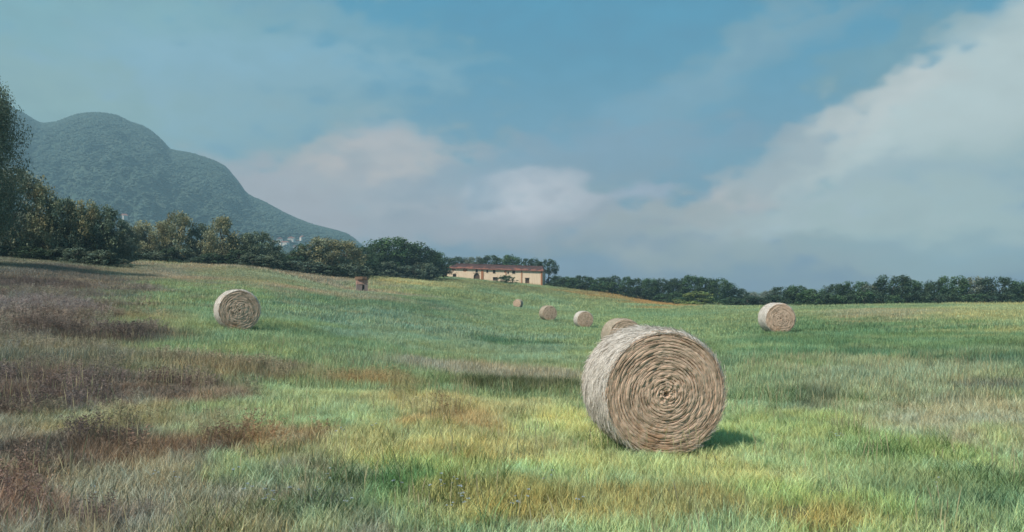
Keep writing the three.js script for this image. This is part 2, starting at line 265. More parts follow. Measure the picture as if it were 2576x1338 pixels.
{
  const b = new Builder(), NX = 300, NZ = 120, c = [0, 0, 0];
  for (let j = 0; j <= NZ; j++) for (let i = 0; i <= NX; i++) {
    const d = lerp(890, 2310, j / NZ), px = lerp(-1500, 1150, i / NX), x = (px - CX) / FOCAL * d, z = -d;
    const n = fbm2(x * 0.012, z * 0.012, 4), q = fbm2(x * 0.05, z * 0.05, 3);
    const k = 1 + 0.5 * n + 0.35 * q;
    c[0] = 0.040 * k * (1 + 0.4 * n); c[1] = 0.068 * k; c[2] = 0.050 * k;
    b.v(x, mountain(x, z) - (j === 0 || i === NX ? 3 : 0), z, c);
  }
  for (let j = 0; j < NZ; j++) for (let i = 0; i < NX; i++) { const o = j * (NX + 1) + i; b.quad(o, o + 1, o + NX + 2, o + NX + 1); }
  const m = part('mountain', b.geometry(), mat({ vertexColors: true, side: THREE.DoubleSide, roughness: 1 }), scene);
  m.userData = { kind: 'structure', label: 'hazy blue green wooded mountain with a domed summit', category: 'mountain' };
  // its woods, too far off to tell the trees apart
  const rnd = mulberry(77), blob = new THREE.IcosahedronGeometry(1, 1), p = blob.attributes.position;
  for (let i = 0; i < p.count; i++) { const x = p.getX(i), y = p.getY(i), z = p.getZ(i), k = 1 + 0.28 * n3(x * 2, y * 2, z * 2); p.setXYZ(i, x * k, y * k * 0.9, z * k); }
  blob.computeVertexNormals();
  const N = 60000, wood = new THREE.InstancedMesh(blob, mat({ color: 0xffffff, roughness: 1 }), N), M = new THREE.Matrix4(), Q = new THREE.Quaternion(), C = new THREE.Color();
  let k = 0, guard = 0;
  while (k < N && guard++ < N * 6) {
    const d = Math.sqrt(lerp(960 * 960, 1810 * 1810, rnd())), px = lerp(-260, 1010, rnd()), x = (px - CX) / FOCAL * d, z = -d, y = mountain(x, z);
    if (y < -6 ) continue;
    const s = 1.4 + 1.9 * rnd();
    Q.setFromAxisAngle(new THREE.Vector3(0, 1, 0), rnd() * 6.28);
    M.compose(new THREE.Vector3(x, y + s * 0.35, z), Q, new THREE.Vector3(s, s * (0.5 + 0.3 * rnd()), s));
    wood.setMatrixAt(k, M);
    const t = 0.75 + 0.5 * rnd(), h = rnd();
    wood.setColorAt(k, C.setRGB((0.038 + 0.024 * h) * t, (0.074 + 0.014 * h) * t, 0.062 * t));
    k++;
  }
  wood.count = k; wood.name = 'mountain_woods'; wood.castShadow = wood.receiveShadow = true;
  wood.userData = { kind: 'stuff', label: 'far woods covering the hazy mountain slope', category: 'forest' };
  scene.add(wood);
  // village at the foot of the mountain
  const wallM = mat({ color: rgb([205, 200, 190]) }), roofM = mat({ color: rgb([150, 100, 84]) });
  const wallG = new THREE.BoxGeometry(1, 1, 1).translate(0, 0.5, 0);
  const roofS = new THREE.Shape([new THREE.Vector2(-0.56, 0), new THREE.Vector2(0.56, 0), new THREE.Vector2(0, 0.42)]);
  const roofG = new THREE.ExtrudeGeometry(roofS, { depth: 1.12, bevelEnabled: false }).translate(0, 1.002, -0.56);
  const win = new THREE.BoxGeometry(0.09, 0.22, 0.03);
  const winM = mat({ color: 0x2a2c30 });
  const homes = [[690, 612, 7, 5], [703, 606, 8, 6], [719, 613, 7.5, 4.5], [733, 605, 9, 6], [748, 611, 7, 5], [761, 604, 7.5, 5.5], [712, 624, 9, 5], [741, 623, 7, 4.5], [312, 556, 8, 6], [672, 600, 7, 5]];
  homes.sort((a, c2) => a[0] - c2[0]);
  homes.forEach(([px, py, w, h], i) => {
    let d = 960; for (; d < 1700; d += 4) { const x = (px - CX) / FOCAL * d; if (mountain(x, -d) > heightAt(py + 4, d)) break; }
    const x = (px - CX) / FOCAL * d;
    const o = thing('village_house', i === 0 ? 'tiny white house on the mountain foot above the tall dark trees' : `tiny white house with red roof below mountain, ${ORD[i - 1]} from left of the hamlet`, 'house', 'houses of the far hamlet');
    o.position.set(x, mountain(x, -d) - 1.2, -d); o.rotation.y = (i * 1.7) % 1.4 - 0.6; 
    const wl = part('wall', wallG, wallM, o); wl.scale.set(w, h, w * 0.8);
    const rf = part('roof', roofG, roofM, o); rf.scale.set(w, h, w * 0.8);
    for (const s of [-0.28, 0, 0.28]) { const q = part('window', win, winM, o); q.scale.set(w, h, w * 0.8); q.position.set(s * w, h * 0.62, w * 0.41); }
  });
}
console.log('mountain');

// ---------------------------------------------------------------- trees
const TREE_GAIN = 1.0;
const V = (x, y, z) => new THREE.Vector3(x, y, z);
function limb(b, p0, p1, r0, r1, sides = 6, c) {
  const d = p1.clone().sub(p0), u = V(0.3, 0.1, 1).cross(d).normalize(), w = d.clone().normalize().cross(u);
  const ring = (p, r) => { const s = b.p.length / 3; for (let i = 0; i < sides; i++) { const a = i / sides * 6.2832; const q = p.clone().addScaledVector(u, Math.cos(a) * r).addScaledVector(w, Math.sin(a) * r); b.v(q.x, q.y, q.z, c); } return s; };
  const a = ring(p0, r0), e = ring(p1, r1);
  for (let i = 0; i < sides; i++) { const j = (i + 1) % sides; b.quad(a + i, a + j, e + j, e + i); }
}
// a crown one metre tall and one metre wide, to be scaled; built of leaf sprays round many small clumps
function crownShape(kind, seed, clumps, leaves, size) {
  const rnd = mulberry(seed), b = new Builder(), centres = [];
  const env = (y, az) => {                          // radius of the crown at height y (0..1)
    const lob = 1 + 0.30 * n3(Math.cos(az) * 1.1 + seed, y * 2.6, Math.sin(az) * 1.1);
    if (kind === 'column') return 0.5 * Math.pow(Math.sin(Math.PI * clamp(0.07 + 0.93 * Math.pow(y, 0.8))), 0.62) * lob;
    if (kind === 'umbrella') return (y < 0.45 ? 0 : 0.52 * Math.sqrt(clamp(1 - Math.pow((y - 0.58) / 0.42, 2)))) * lob;
    if (kind === 'bush') return 0.54 * Math.sqrt(clamp(1 - y * y * 0.97)) * lob;
    return 0.52 * Math.sqrt(clamp(1 - Math.pow((y - 0.52) / 0.5, 2))) * lob;
  };
  const low = { column: 0.05, umbrella: 0.45, bush: 0.0, round: 0.08 }[kind];
  let tries = 0;
  while (centres.length < clumps && tries++ < clumps * 20) {
    const y = low + (1 - low) * rnd() * 0.96, az = rnd() * 6.2832, e = env(y, az);
    if (rnd() > e * 2.2 + 0.12) continue;
    const r = e * Math.pow(rnd(), 0.32);
    centres.push([Math.cos(az) * r, y, Math.sin(az) * r, (0.07 + 0.08 * rnd()) * (kind === 'umbrella' ? 0.9 : 1)]);
  }
  for (const [cx, cy, cz, cr] of centres) {
    const tone = 0.62 + 0.62 * rnd(), warm = (rnd() - 0.45) * 0.36;
    for (let k = 0; k < leaves; k++) {
      const a = rnd() * 6.2832, q = 2 * rnd() - 1, s = Math.sqrt(1 - q * q), rr = cr * Math.pow(rnd(), 0.4) * 1.1;
      const x = cx + Math.cos(a) * s * rr, y = Math.max(0.004, cy + q * rr * 0.8), z = cz + Math.sin(a) * s * rr;
      const L = size * (0.6 + 0.8 * rnd()), t = tone * (0.75 + 0.5 * rnd()), col = [t * (1 + warm), t * (1 + warm * 0.25), t * (1 - warm * 0.5)];
      const ya = rnd() * 6.2832, pi = (rnd() - 0.5) * 2.2, ux = Math.cos(ya) * Math.cos(pi), uy = Math.sin(pi), uz = Math.sin(ya) * Math.cos(pi);
      const vx = -Math.sin(ya), vz = Math.cos(ya), W = L * 0.42, roll = (rnd() - 0.5) * 1.6, vy = Math.sin(roll), vc = Math.cos(roll);
      const i0 = b.v(x - ux * L * 0.5, y - uy * L * 0.5, z - uz * L * 0.5, col), i1 = b.v(x + vx * W * vc, y + vy * W, z + vz * W * vc, col), i2 = b.v(x + ux * L * 0.55, y + uy * L * 0.55, z + uz * L * 0.55, col), i3 = b.v(x - vx * W * vc, y - vy * W, z - vz * W * vc, col);
      b.quad(i0, i1, i2, i3);
    }
  }
  return { geometry: b.geometry(), centres };
}
function trunkShape(kind, centres, seed) {
  const rnd = mulberry(seed + 5), b = new Builder(), top = kind === 'umbrella' ? 0.62 : 0.7;
  let p = V(0, -0.06, 0), r = kind === 'bush' ? 0.014 : 0.034;
  const joints = [p];
  for (let i = 1; i <= 5; i++) { const q = V((rnd() - 0.5) * 0.05 * i * 0.5, -0.06 + (top + 0.06) * i / 5, (rnd() - 0.5) * 0.05 * i * 0.5), r2 = r * 0.8; limb(b, p, q, r, r2, 7); p = q; r = r2; joints.push(q); }
  for (let i = 0; i < 9; i++) { const c = centres[Math.floor(rnd() * centres.length)], from = joints[clamp(Math.floor(c[1] * 5), 1, 5)]; limb(b, from, V(c[0] * 0.9, c[1], c[2] * 0.9), 0.011, 0.003, 5); }
  return b.geometry();
}
const KINDS = {};
for (const [kind, n, clumps, leaves, size] of [['round', 4, 120, 62, 0.040], ['column', 3, 110, 60, 0.038], ['umbrella', 3, 80, 60, 0.040], ['bush', 4, 60, 44, 0.062]]) {
  KINDS[kind] = [];
  for (let i = 0; i < n; i++) { const c = crownShape(kind, 100 * kind.length + i * 13, clumps, leaves, size); KINDS[kind].push({ crown: c.geometry, trunk: trunkShape(kind, c.centres, i + 40) }); }
}
{ const c = crownShape('round', 991, 420, 210, 0.0125); KINDS.tall = [{ crown: c.geometry, trunk: trunkShape('round', c.centres, 77) }]; }
const bark = mat({ color: rgb([86, 74, 64]) });
const LEAF = {
  dark: leafMat({ vertexColors: true, color: new THREE.Color().setRGB(0.056, 0.098, 0.052) }),
  green: leafMat({ vertexColors: true, color: new THREE.Color().setRGB(0.080, 0.150, 0.064) }),
  olive: leafMat({ vertexColors: true, color: new THREE.Color().setRGB(0.280, 0.280, 0.165) }),
  grey: leafMat({ vertexColors: true, color: new THREE.Color().setRGB(0.205, 0.235, 0.175) }),
  haze: leafMat({ vertexColors: true, color: new THREE.Color().setRGB(0.140, 0.185, 0.128) }),
  pale: leafMat({ vertexColors: true, color: new THREE.Color().setRGB(0.240, 0.310, 0.095) }),
};
let treeCount = 0;
function plant(name, kind, px, depth, topPy, widthPx, leaf, label, category, group, sink = 0) {
  const k = treeCount++, v = KINDS[kind][k % KINDS[kind].length], p = spot(px, depth);
  const h = Math.max(0.6, heightAt(topPy, depth) - p.y), w = widthPx * depth / FOCAL * 1.06;
  const o = thing(name, label, category, group);
  o.position.set(p.x, p.y - sink, p.z); o.rotation.y = k * 2.399;
  const c = part('crown', v.crown, LEAF[leaf], o); c.scale.set(w, h + sink, w);
  const t = part('trunk', v.trunk, bark, o); t.scale.set(w, (h + sink) * 0.98, w);
  return o;
}
const LEAFWORD = { dark: 'dark green', green: 'mid green', olive: 'olive brown', grey: 'grey green', haze: 'dull green', pale: 'pale green' };
// the wood along the left edge of the field
plant('tall_tree', 'tall', -98, 80, 200, 250, 'haze', 'towering dull green tree at the left edge of the picture, tallest of all', 'tree');
const leftBelt = [
  [30, 105, 425, 150, 'grey', 'round'], [108, 105, 462, 100, 'olive', 'column'], [160, 106, 500, 96, 'haze', 'round'], [203, 107, 503, 90, 'olive', 'round'], [255, 108, 520, 96, 'haze', 'round'], [300, 110, 556, 76, 'grey', 'round'],
  [338, 150, 574, 66, 'grey', 'round'], [378, 150, 556, 90, 'olive', 'round'], [446, 150, 532, 86, 'olive', 'column'], [503, 152, 558, 66, 'haze', 'column'], [556, 150, 543, 92, 'olive', 'column'], [603, 152, 588, 66, 'haze', 'round'], [646, 150, 584, 92, 'haze', 'round'],
  [696, 172, 634, 66, 'green', 'round'], [738, 176, 634, 66, 'haze', 'round'], [776, 176, 614, 84, 'dark', 'round'], [816, 176, 598, 104, 'olive', 'round'], [866, 180, 608, 96, 'olive', 'round'], [908, 200, 622, 80, 'dark', 'round'],
  [945, 222, 620, 86, 'dark', 'round'], [985, 224, 598, 128, 'green', 'round'], [1038, 226, 611, 112, 'dark', 'round'], [1078, 240, 630, 76, 'green', 'round'], [1112, 300, 646, 64, 'dark', 'round'],
];
leftBelt.forEach(([px, d, top, w, leaf, kind], i) => plant('woodland_tree', kind, px, d, top, w, leaf, px === 985 ? 'broad domed green tree, highest of those left of the farmhouse' : `${LEAFWORD[leaf]} tree in the left wood, ${ORD[i]} from the left edge`, 'tree', 'trees of the left wood'));
// a second rank that closes the gaps
{
  const rnd = mulberry(9); let i = 0;
  for (let px = 20; px < 1080; px += 46) {
    const d = px < 320 ? 116 : px < 680 ? 162 : px < 900 ? 190 : 240;
    const top = px < 320 ? lerp(520, 585, px / 320) : px < 680 ? 606 : px < 780 ? 646 : px < 900 ? 634 : 646;
    plant('background_tree', 'round', px + rnd() * 14, d, top + rnd() * 14, 84, px < 700 ? 'haze' : 'dark', `darker tree standing behind the left wood, ${ORD[i++]} from the left`, 'tree', 'second rank of the left wood');
  }
  i = 0;
  for (let px = -20; px < 1085; px += 34) {
    const d = px < 320 ? 101 : px < 680 ? 144 : px < 900 ? 168 : 215, base = HORIZON - (land((px - CX) / FOCAL * d, -d) - EYE) / d * FOCAL;
    plant('hedge_bush', 'bush', px + rnd() * 10, d + rnd() * 3, base - 24 - 22 * rnd(), 58 + 18 * rnd(), rnd() < 0.6 ? 'haze' : 'dark', `low bush at the foot of the left wood, ${ORD[i++]} from the left`, 'bush', 'bushes under the left wood', 0.1);
  }
}
// pines behind the farmhouse
[[1156, 647, 54, 'dark'], [1190, 646, 50, 'grey'], [1236, 643, 62, 'dark'], [1286, 643, 66, 'green'], [1334, 650, 56, 'dark']].forEach(([px, top, w, leaf], i) =>
  plant('umbrella_pine', 'umbrella', px, 296, top, w, leaf, `${LEAFWORD[leaf]} flat-topped pine rising over the farmhouse roof, ${ORD[i]} from the left`, 'tree', 'pines behind the farmhouse'));
plant('umbrella_pine', 'umbrella', 1379, 280, 653, 48, 'dark', 'dark flat-topped pine beside the right gable of the farmhouse', 'tree', 'pines behind the farmhouse');
plant('hedge_bush', 'bush', 1388, 276, 694, 28, 'dark', 'dark upright bush below the pine at the right gable', 'bush');
plant('garden_bush', 'bush', 1274, 258, 692, 46, 'green', 'round green bush growing before the farmhouse front wall', 'bush');
// the copse right of the farmhouse
const copse = [[1402, 270, 694, 34], [1428, 268, 696, 38], [1454, 266, 692, 30], [1479, 262, 698, 36], [1512, 258, 698, 42], [1542, 254, 694, 36], [1577, 250, 695, 38], [1600, 248, 700, 40], [1634, 246, 701, 50], [1668, 246, 702, 56], [1702, 246, 698, 62], [1740, 246, 693, 74], [1776, 244, 701, 60], [1808, 242, 702, 52], [1834, 244, 710, 50], [1860, 246, 726, 44]];
copse.forEach(([px, d, top, w], i) => { const leaf = ['dark', 'green', 'dark', 'green', 'dark'][i % 5]; plant('copse_tree', i % 4 === 2 ? 'column' : 'round', px, d, top, w, leaf, `${LEAFWORD[leaf]} tree in the copse right of the farmhouse, ${ORD[i]} from the left`, 'tree', 'trees of the copse'); });
plant('copse_bush', 'bush', 1752, 222, 733, 92, 'pale', 'pale yellow green bush in front of the dark copse', 'bush');
plant('copse_bush', 'bush', 1716, 228, 748, 46, 'green', 'mid green bush left of the pale bush before the copse', 'bush');
plant('copse_bush', 'bush', 1838, 222, 748, 72, 'green', 'wide mid green bush right of the pale bush before the copse', 'bush');
{ let i = 0; const rnd = mulberry(19);
  for (let px = 1410; px < 1720; px += 32) { const d = lerp(262, 238, (px - 1410) / 300), base = HORIZON - (land((px - CX) / FOCAL * d, -d) - EYE) / d * FOCAL; plant('copse_bush', 'bush', px, d, base - 22 - rnd() * 14, 48, rnd() < 0.5 ? 'dark' : 'green', `low bush at the foot of the copse, ${ORD[i++]} from the left`, 'bush', 'bushes under the copse', 0.1); }
}
// the far trees in the dip and the wood along the right edge
[[1886, 420, 735, 40], [1912, 430, 736, 44], [1940, 380, 730, 46]].forEach(([px, d, top, w], i) => plant('far_tree', 'round', px, d, top, w, 'grey', `small far tree in the dip right of the copse, ${ORD[i]} from the left`, 'tree', 'far trees in the dip'));
const rightWood = [[1972, 215, 722, 60], [2008, 212, 719, 58], [2052, 208, 726, 62], [2106, 204, 715, 66], [2150, 204, 709, 74], [2186, 202, 716, 60], [2248, 198, 692, 92], [2288, 200, 704, 62], [2318, 200, 713, 54], [2352, 198, 708, 60], [2396, 196, 694, 76], [2448, 196, 698, 76], [2512, 194, 698, 92], [2560, 192, 708, 64], [2622, 192, 703, 84], [2700, 192, 700, 90], [2780, 192, 706, 90]];
rightWood.forEach(([px, d, top, w], i) => { const leaf = ['dark', 'green', 'green', 'dark', 'green', 'grey'][i % 6]; plant('edge_tree', 'round', px, d, top, w, leaf, px === 2248 ? 'rounded green tree, tallest of the wood on the right' : `${LEAFWORD[leaf]} tree in the right wood, ${ORD[i]} from its left end`, 'tree', 'trees of the right wood'); });
{ let i = 0; const rnd = mulberry(29);
  for (let px = 1880; px < 2660; px += 36) { const d = px < 1960 ? 206 : 186; plant('edge_bush', 'bush', px + rnd() * 8, d + rnd() * 6, (px < 1960 ? 748 : 742) - rnd() * 10, 66, rnd() < 0.55 ? 'dark' : 'green', `low dark bush under the right wood, ${ORD[i++]} from the left`, 'bush', 'bushes under the right wood', 0.1); }
}
console.log('trees', treeCount);

// ---------------------------------------------------------------- farmhouse
{
  const D = 270, p0 = spot(1122, D), p1 = spot(1366, D), x0 = (1122 - CX) / FOCAL * D, L = 29.4, DEEP = 9;
  const house = thing('farmhouse', 'long cream farmhouse with rust red tiled roof on the hill', 'house');
  const baseY = Math.min(p0.y, p1.y) - 0.4;
  house.position.set(x0 + L / 2, baseY, -D); house.rotation.y = -0.13;
  const eave = (x) => lerp(7.5, 6.45, (x + L / 2) / L) + EYE - baseY, rise = 1.5;
  const ground = (x) => lerp(4.66, 2.2, (x + L / 2) / L) + EYE - baseY;
  // plaster with stains and bare brick
  const W = 2048, Hh = 512, cv = document.createElement('canvas'); cv.width = W; cv.height = Hh; const g2 = cv.getContext('2d');
  g2.fillStyle = 'rgb(238,210,182)'; g2.fillRect(0, 0, W, Hh);
  const rnd = mulberry(3);
  for (let i = 0; i < 900; i++) { const x = rnd() * W, y = rnd() * Hh, h = 30 + rnd() * 200; g2.fillStyle = rnd() < 0.5 ? `rgba(150,118,84,${0.05 + 0.12 * rnd()})` : `rgba(240,224,196,${0.06 + 0.14 * rnd()})`; g2.fillRect(x, y, 2 + rnd() * 9, h); }
  const blot = (x, y, rx, ry, color, n) => { for (let i = 0; i < n; i++) { const a = rnd() * 6.28, q = Math.sqrt(rnd()); g2.fillStyle = color; g2.beginPath(); g2.ellipse(x + Math.cos(a) * q * rx, y + Math.sin(a) * q * ry, 4 + rnd() * rx * 0.3, 4 + rnd() * ry * 0.3, rnd() * 3, 0, 6.3); g2.fill(); } };
  const ux = (m) => m / L * W, vy = (m, at) => Hh - (m) / 8 * Hh;   // metres from the left end; metres above the house base
  for (const [m, up, rx, ry] of [[2.1, 0.35, 0.55, 0.6], [5.6, 0.5, 0.7, 0.45], [18.0, 0.3, 0.4, 0.6], [9.2, 0.3, 0.3, 0.3], [14.6, 0.2, 0.4, 0.2]]) { const e = eave(m - L / 2); blot(ux(m), vy(e - up), ux(rx), ry / 8 * Hh, 'rgba(150,88,60,0.55)', 46); }
  for (let m = 0; m < L; m += 0.4) blot(ux(m), vy(ground(m - L / 2) + 0.15 * rnd()), ux(0.3), 9, 'rgba(140,118,80,0.25)', 5);
  for (let m = 18.6; m < 23; m += 0.5) blot(ux(m), vy(eave(m - L / 2) - 0.1), ux(0.3), 8 + 8 * rnd(), 'rgba(180,110,70,0.35)', 7);
  const plaster = new THREE.CanvasTexture(cv); plaster.colorSpace = THREE.SRGBColorSpace;
  const wallM = mat({ map: plaster, bumpMap: plaster, bumpScale: 0.05 }), stone = mat({ color: rgb([196, 176, 158]) });
  const dark = mat({ color: rgb([58, 50, 48]) }), brick = mat({ color: rgb([168, 112, 78]) }), wood = mat({ color: rgb([92, 72, 58]) });
  const openings = [[2.33, 0.15, 1.1, 1.0, 'window'], [9.2, -0.3, 1.9, 2.2, 'door'], [9.2, 2.2, 0.7, 0.9, 'window'], [12.45, 2.4, 0.6, 0.8, 'window'], [14.6, 2.4, 0.8, 0.8, 'window'], [14.95, 0.25, 1.5, 0.95, 'window'], [20.6, 2.75, 0.9, 0.9, 'window'], [18.9, 2.6, 0.5, 0.6, 'window'], [24.75, 0.1, 1.25, 1.55, 'door']];
  const front = new THREE.Shape();
  front.moveTo(-L / 2, 0); front.lineTo(L / 2, 0); front.lineTo(L / 2, eave(L / 2)); front.lineTo(-L / 2, eave(-L / 2)); front.closePath();
  for (const [m, y, w, h, what] of openings) {
    const x = m - L / 2, gy = Math.max(0.05, ground(x) + y), arch = h > 0.9 && what === 'door' && w > 1.5, hole = new THREE.Path();
    hole.moveTo(x - w / 2, gy); hole.lineTo(x + w / 2, gy); hole.lineTo(x + w / 2, gy + (arch ? h - w / 2 : h));
    if (arch) hole.absarc(x, gy + h - w / 2, w / 2, 0, Math.PI, false); else hole.lineTo(x - w / 2, gy + h);
    hole.closePath(); front.holes.push(hole);
    const pane = part(what, new THREE.BoxGeometry(w + 0.1, h + 0.1, 0.06).translate(x, gy + h / 2, -0.36), what === 'door' ? wood : dark, house);
    if (what === 'window') { part('sill', new THREE.BoxGeometry(w + 0.16, 0.07, 0.1).translate(x, gy - 0.035, 0.045), stone, pane); part('mullion', new THREE.BoxGeometry(0.05, h, 0.05).translate(x, gy + h / 2, -0.3), wood, pane); }
    else part('lintel', new THREE.BoxGeometry(w + 0.3, 0.14, 0.06).translate(x, gy + h + 0.08, 0.02), wood, pane);
  }
  const fg = new THREE.ExtrudeGeometry(front, { depth: 0.45, bevelEnabled: false, curveSegments: 8 }).translate(0, 0, -0.45);
  { const p = fg.attributes.position, uv = fg.attributes.uv; for (let i = 0; i < p.count; i++) uv.setXY(i, (p.getX(i) + L / 2) / L, p.getY(i) / 8); }
  part('front_wall', fg, wallM, house);
  // pilasters and down pipes
  for (const [m, w, c] of [[10.95, 0.75, brick], [18.2, 0.22, brick], [23.05, 0.3, brick], [29.1, 0.5, brick]]) { const x = m - L / 2, h = eave(x) - 0.02; part('pilaster', new THREE.BoxGeometry(w, h, 0.12).translate(x, h / 2, 0.057), c, house); }
  // gables and back
  const side = (x, s) => { const e = eave(x), q = new THREE.Shape([new THREE.Vector2(0, 0), new THREE.Vector2(DEEP, 0), new THREE.Vector2(DEEP, e), new THREE.Vector2(DEEP / 2, e + rise * 0.55), new THREE.Vector2(0, e)]); return new THREE.ExtrudeGeometry(q, { depth: 0.4, bevelEnabled: false }).rotateY(Math.PI / 2).translate(x - (s > 0 ? 0.403 : -0.003), 0, -0.46); };
  part('gable_wall', side(L / 2, 1), stone, house); part('gable_wall', side(-L / 2, -1), stone, house);
  part('back_wall', new THREE.BoxGeometry(L - 0.9, 6, 0.4).translate(0, 3, -DEEP - 0.2), stone, house);
  // roof of rounded tile channels, sagging a little; hipped on the left
  const roof = (front_) => {
    const b = new Builder(), N = 420, M = 9, O = 0.45;
    for (let j = 0; j <= M; j++) for (let i = 0; i <= N; i++) {
      const t = j / M, hipL = 2.6 * t, hipR = 0.7 * t, x = lerp(-L / 2 - 0.5 + hipL, L / 2 + 0.35 - hipR, i / N), ridgeZ = -DEEP / 2 - 0.2;
      const z = front_ ? lerp(O, ridgeZ, t) : lerp(-DEEP - 0.4 - O, ridgeZ, t);
      const wave = 0.045 * Math.abs(Math.sin(x * Math.PI / 0.28)), sag = 0.10 * n2(x * 0.22, t * 1.2 + (front_ ? 0 : 9)), step = 0.03 * ((j % 2) ? 1 : 0);
      const y = eave(x) - 0.1 + t * rise + wave + sag + step;
      const lich = smooth(-0.2, 0.35, fbm2(x * 0.35, t * 2.2, 4) + (t - 0.22) * 1.6), f = 0.8 + 0.35 * n2(x * 3.1, t * 9);
      const a = [0.29, 0.105, 0.066], d = [0.078, 0.036, 0.032];
      b.v(x, y, z, [lerp(a[0], d[0], lich) * f, lerp(a[1], d[1], lich) * f, lerp(a[2], d[2], lich) * f]);
    }
    for (let j = 0; j < M; j++) for (let i = 0; i < N; i++) { const o = j * (N + 1) + i; front_ ? b.quad(o, o + 1, o + N + 2, o + N + 1) : b.quad(o + 1, o, o + N + 1, o + N + 2); }
    return b.geometry();
  };
  const roofM = mat({ vertexColors: true, side: THREE.DoubleSide });
  const rf = part('roof', roof(true), roofM, house); part('roof', roof(false), roofM, house);
  for (const s of [-1, 1]) {                        // hips at both ends
    const b = new Builder(), x = s * (L / 2 + (s < 0 ? 0.5 : 0.35)), xr = s < 0 ? -L / 2 - 0.5 + 2.6 : L / 2 + 0.35 - 0.7;
    const i0 = b.v(x, eave(x) - 0.06, 0.45, [0.16, 0.07, 0.045]), i1 = b.v(x, eave(x) - 0.06, -DEEP - 0.85, [0.16, 0.07, 0.045]), i2 = b.v(xr, eave(xr) + rise - 0.06, -DEEP / 2 - 0.2, [0.12, 0.055, 0.04]);
    s > 0 ? b.tri(i0, i1, i2) : b.tri(i1, i0, i2);
    part('roof_hip', b.geometry(), roofM, house);
  }
  const ridge = new Builder(); limb(ridge, V(-L / 2 + 2.0, eave(-L / 2 + 2) + rise - 0.04, -DEEP / 2 - 0.2), V(L / 2 - 0.3, eave(L / 2) + rise - 0.04, -DEEP / 2 - 0.2), 0.13, 0.13, 8);
  part('ridge', ridge.geometry(), mat({ color: rgb([84, 54, 48]) }), rf);
  part('eaves_board', new THREE.BoxGeometry(L + 0.6, 0.12, 0.08).rotateZ(-Math.atan(1.05 / L)).translate(0, (eave(0)) - 0.16, 0.36), wood, rf);
}
// small stone hut in the field
{
  const D = 130, p = spot(910, D), o = thing('stone_hut', 'small brown stone hut with dark flat cap in the meadow', 'hut');
  o.position.set(p.x, p.y + 0.12, p.z); o.rotation.y = 0.25;
  const w = 1.62, h = 1.72, redM = mat({ color: rgb([176, 138, 124]) }), greyM = mat({ color: rgb([138, 124, 120]) }), capM = mat({ color: rgb([112, 88, 70]) });
  const rough = (g, a) => { g = g.index ? g.toNonIndexed() : g; const q = g.attributes.position; for (let i = 0; i < q.count; i++) { const x = q.getX(i), y = q.getY(i), z = q.getZ(i); q.setXYZ(i, x + a * n3(x * 3, y * 3, z * 3), y + a * n3(x * 3 + 9, y * 3, z * 3), z + a * n3(x * 3, y * 3 + 7, z * 3)); } g.computeVertexNormals(); return g; };
  const f = new THREE.Shape([[-w / 2 - 0.04, -0.2], [w / 2 + 0.04, -0.2], [w / 2, 1.0], [-w / 2, 1.0]].map(([x, y]) => new THREE.Vector2(x, y)));
  const hole = new THREE.Path([[-0.02, 0.1], [0.32, 0.1], [0.3, 0.92], [0.02, 0.92]].map(([x, y]) => new THREE.Vector2(x, y))); f.holes.push(hole);
  part('lower_wall', rough(new THREE.ExtrudeGeometry(f, { depth: 0.3, bevelEnabled: false }).translate(0, 0, 0.45), 0.03), greyM, o);
  part('side_wall', rough(new THREE.BoxGeometry(0.3, 1.0, 1.2, 2, 3, 3).translate(-w / 2 + 0.15, 0.5, -0.16), 0.03), greyM, o);
  part('side_wall', rough(new THREE.BoxGeometry(0.3, 1.0, 1.2, 2, 3, 3).translate(w / 2 - 0.15, 0.5, -0.16), 0.03), greyM, o);
  part('back_wall', rough(new THREE.BoxGeometry(w - 0.62, 1.0, 0.2, 4, 3, 1).translate(0, 0.5, -0.66), 0.03), greyM, o);
  part('upper_wall', rough(new THREE.BoxGeometry(w, h - 1.0, 1.5, 5, 3, 4).translate(0, 1.003 + (h - 1) / 2, 0), 0.04), redM, o);
  part('cap', rough(new THREE.CylinderGeometry(0.96, 1.06, 0.38, 9, 2).translate(0, h + 0.2, 0), 0.05), capM, o);
}
console.log('house');

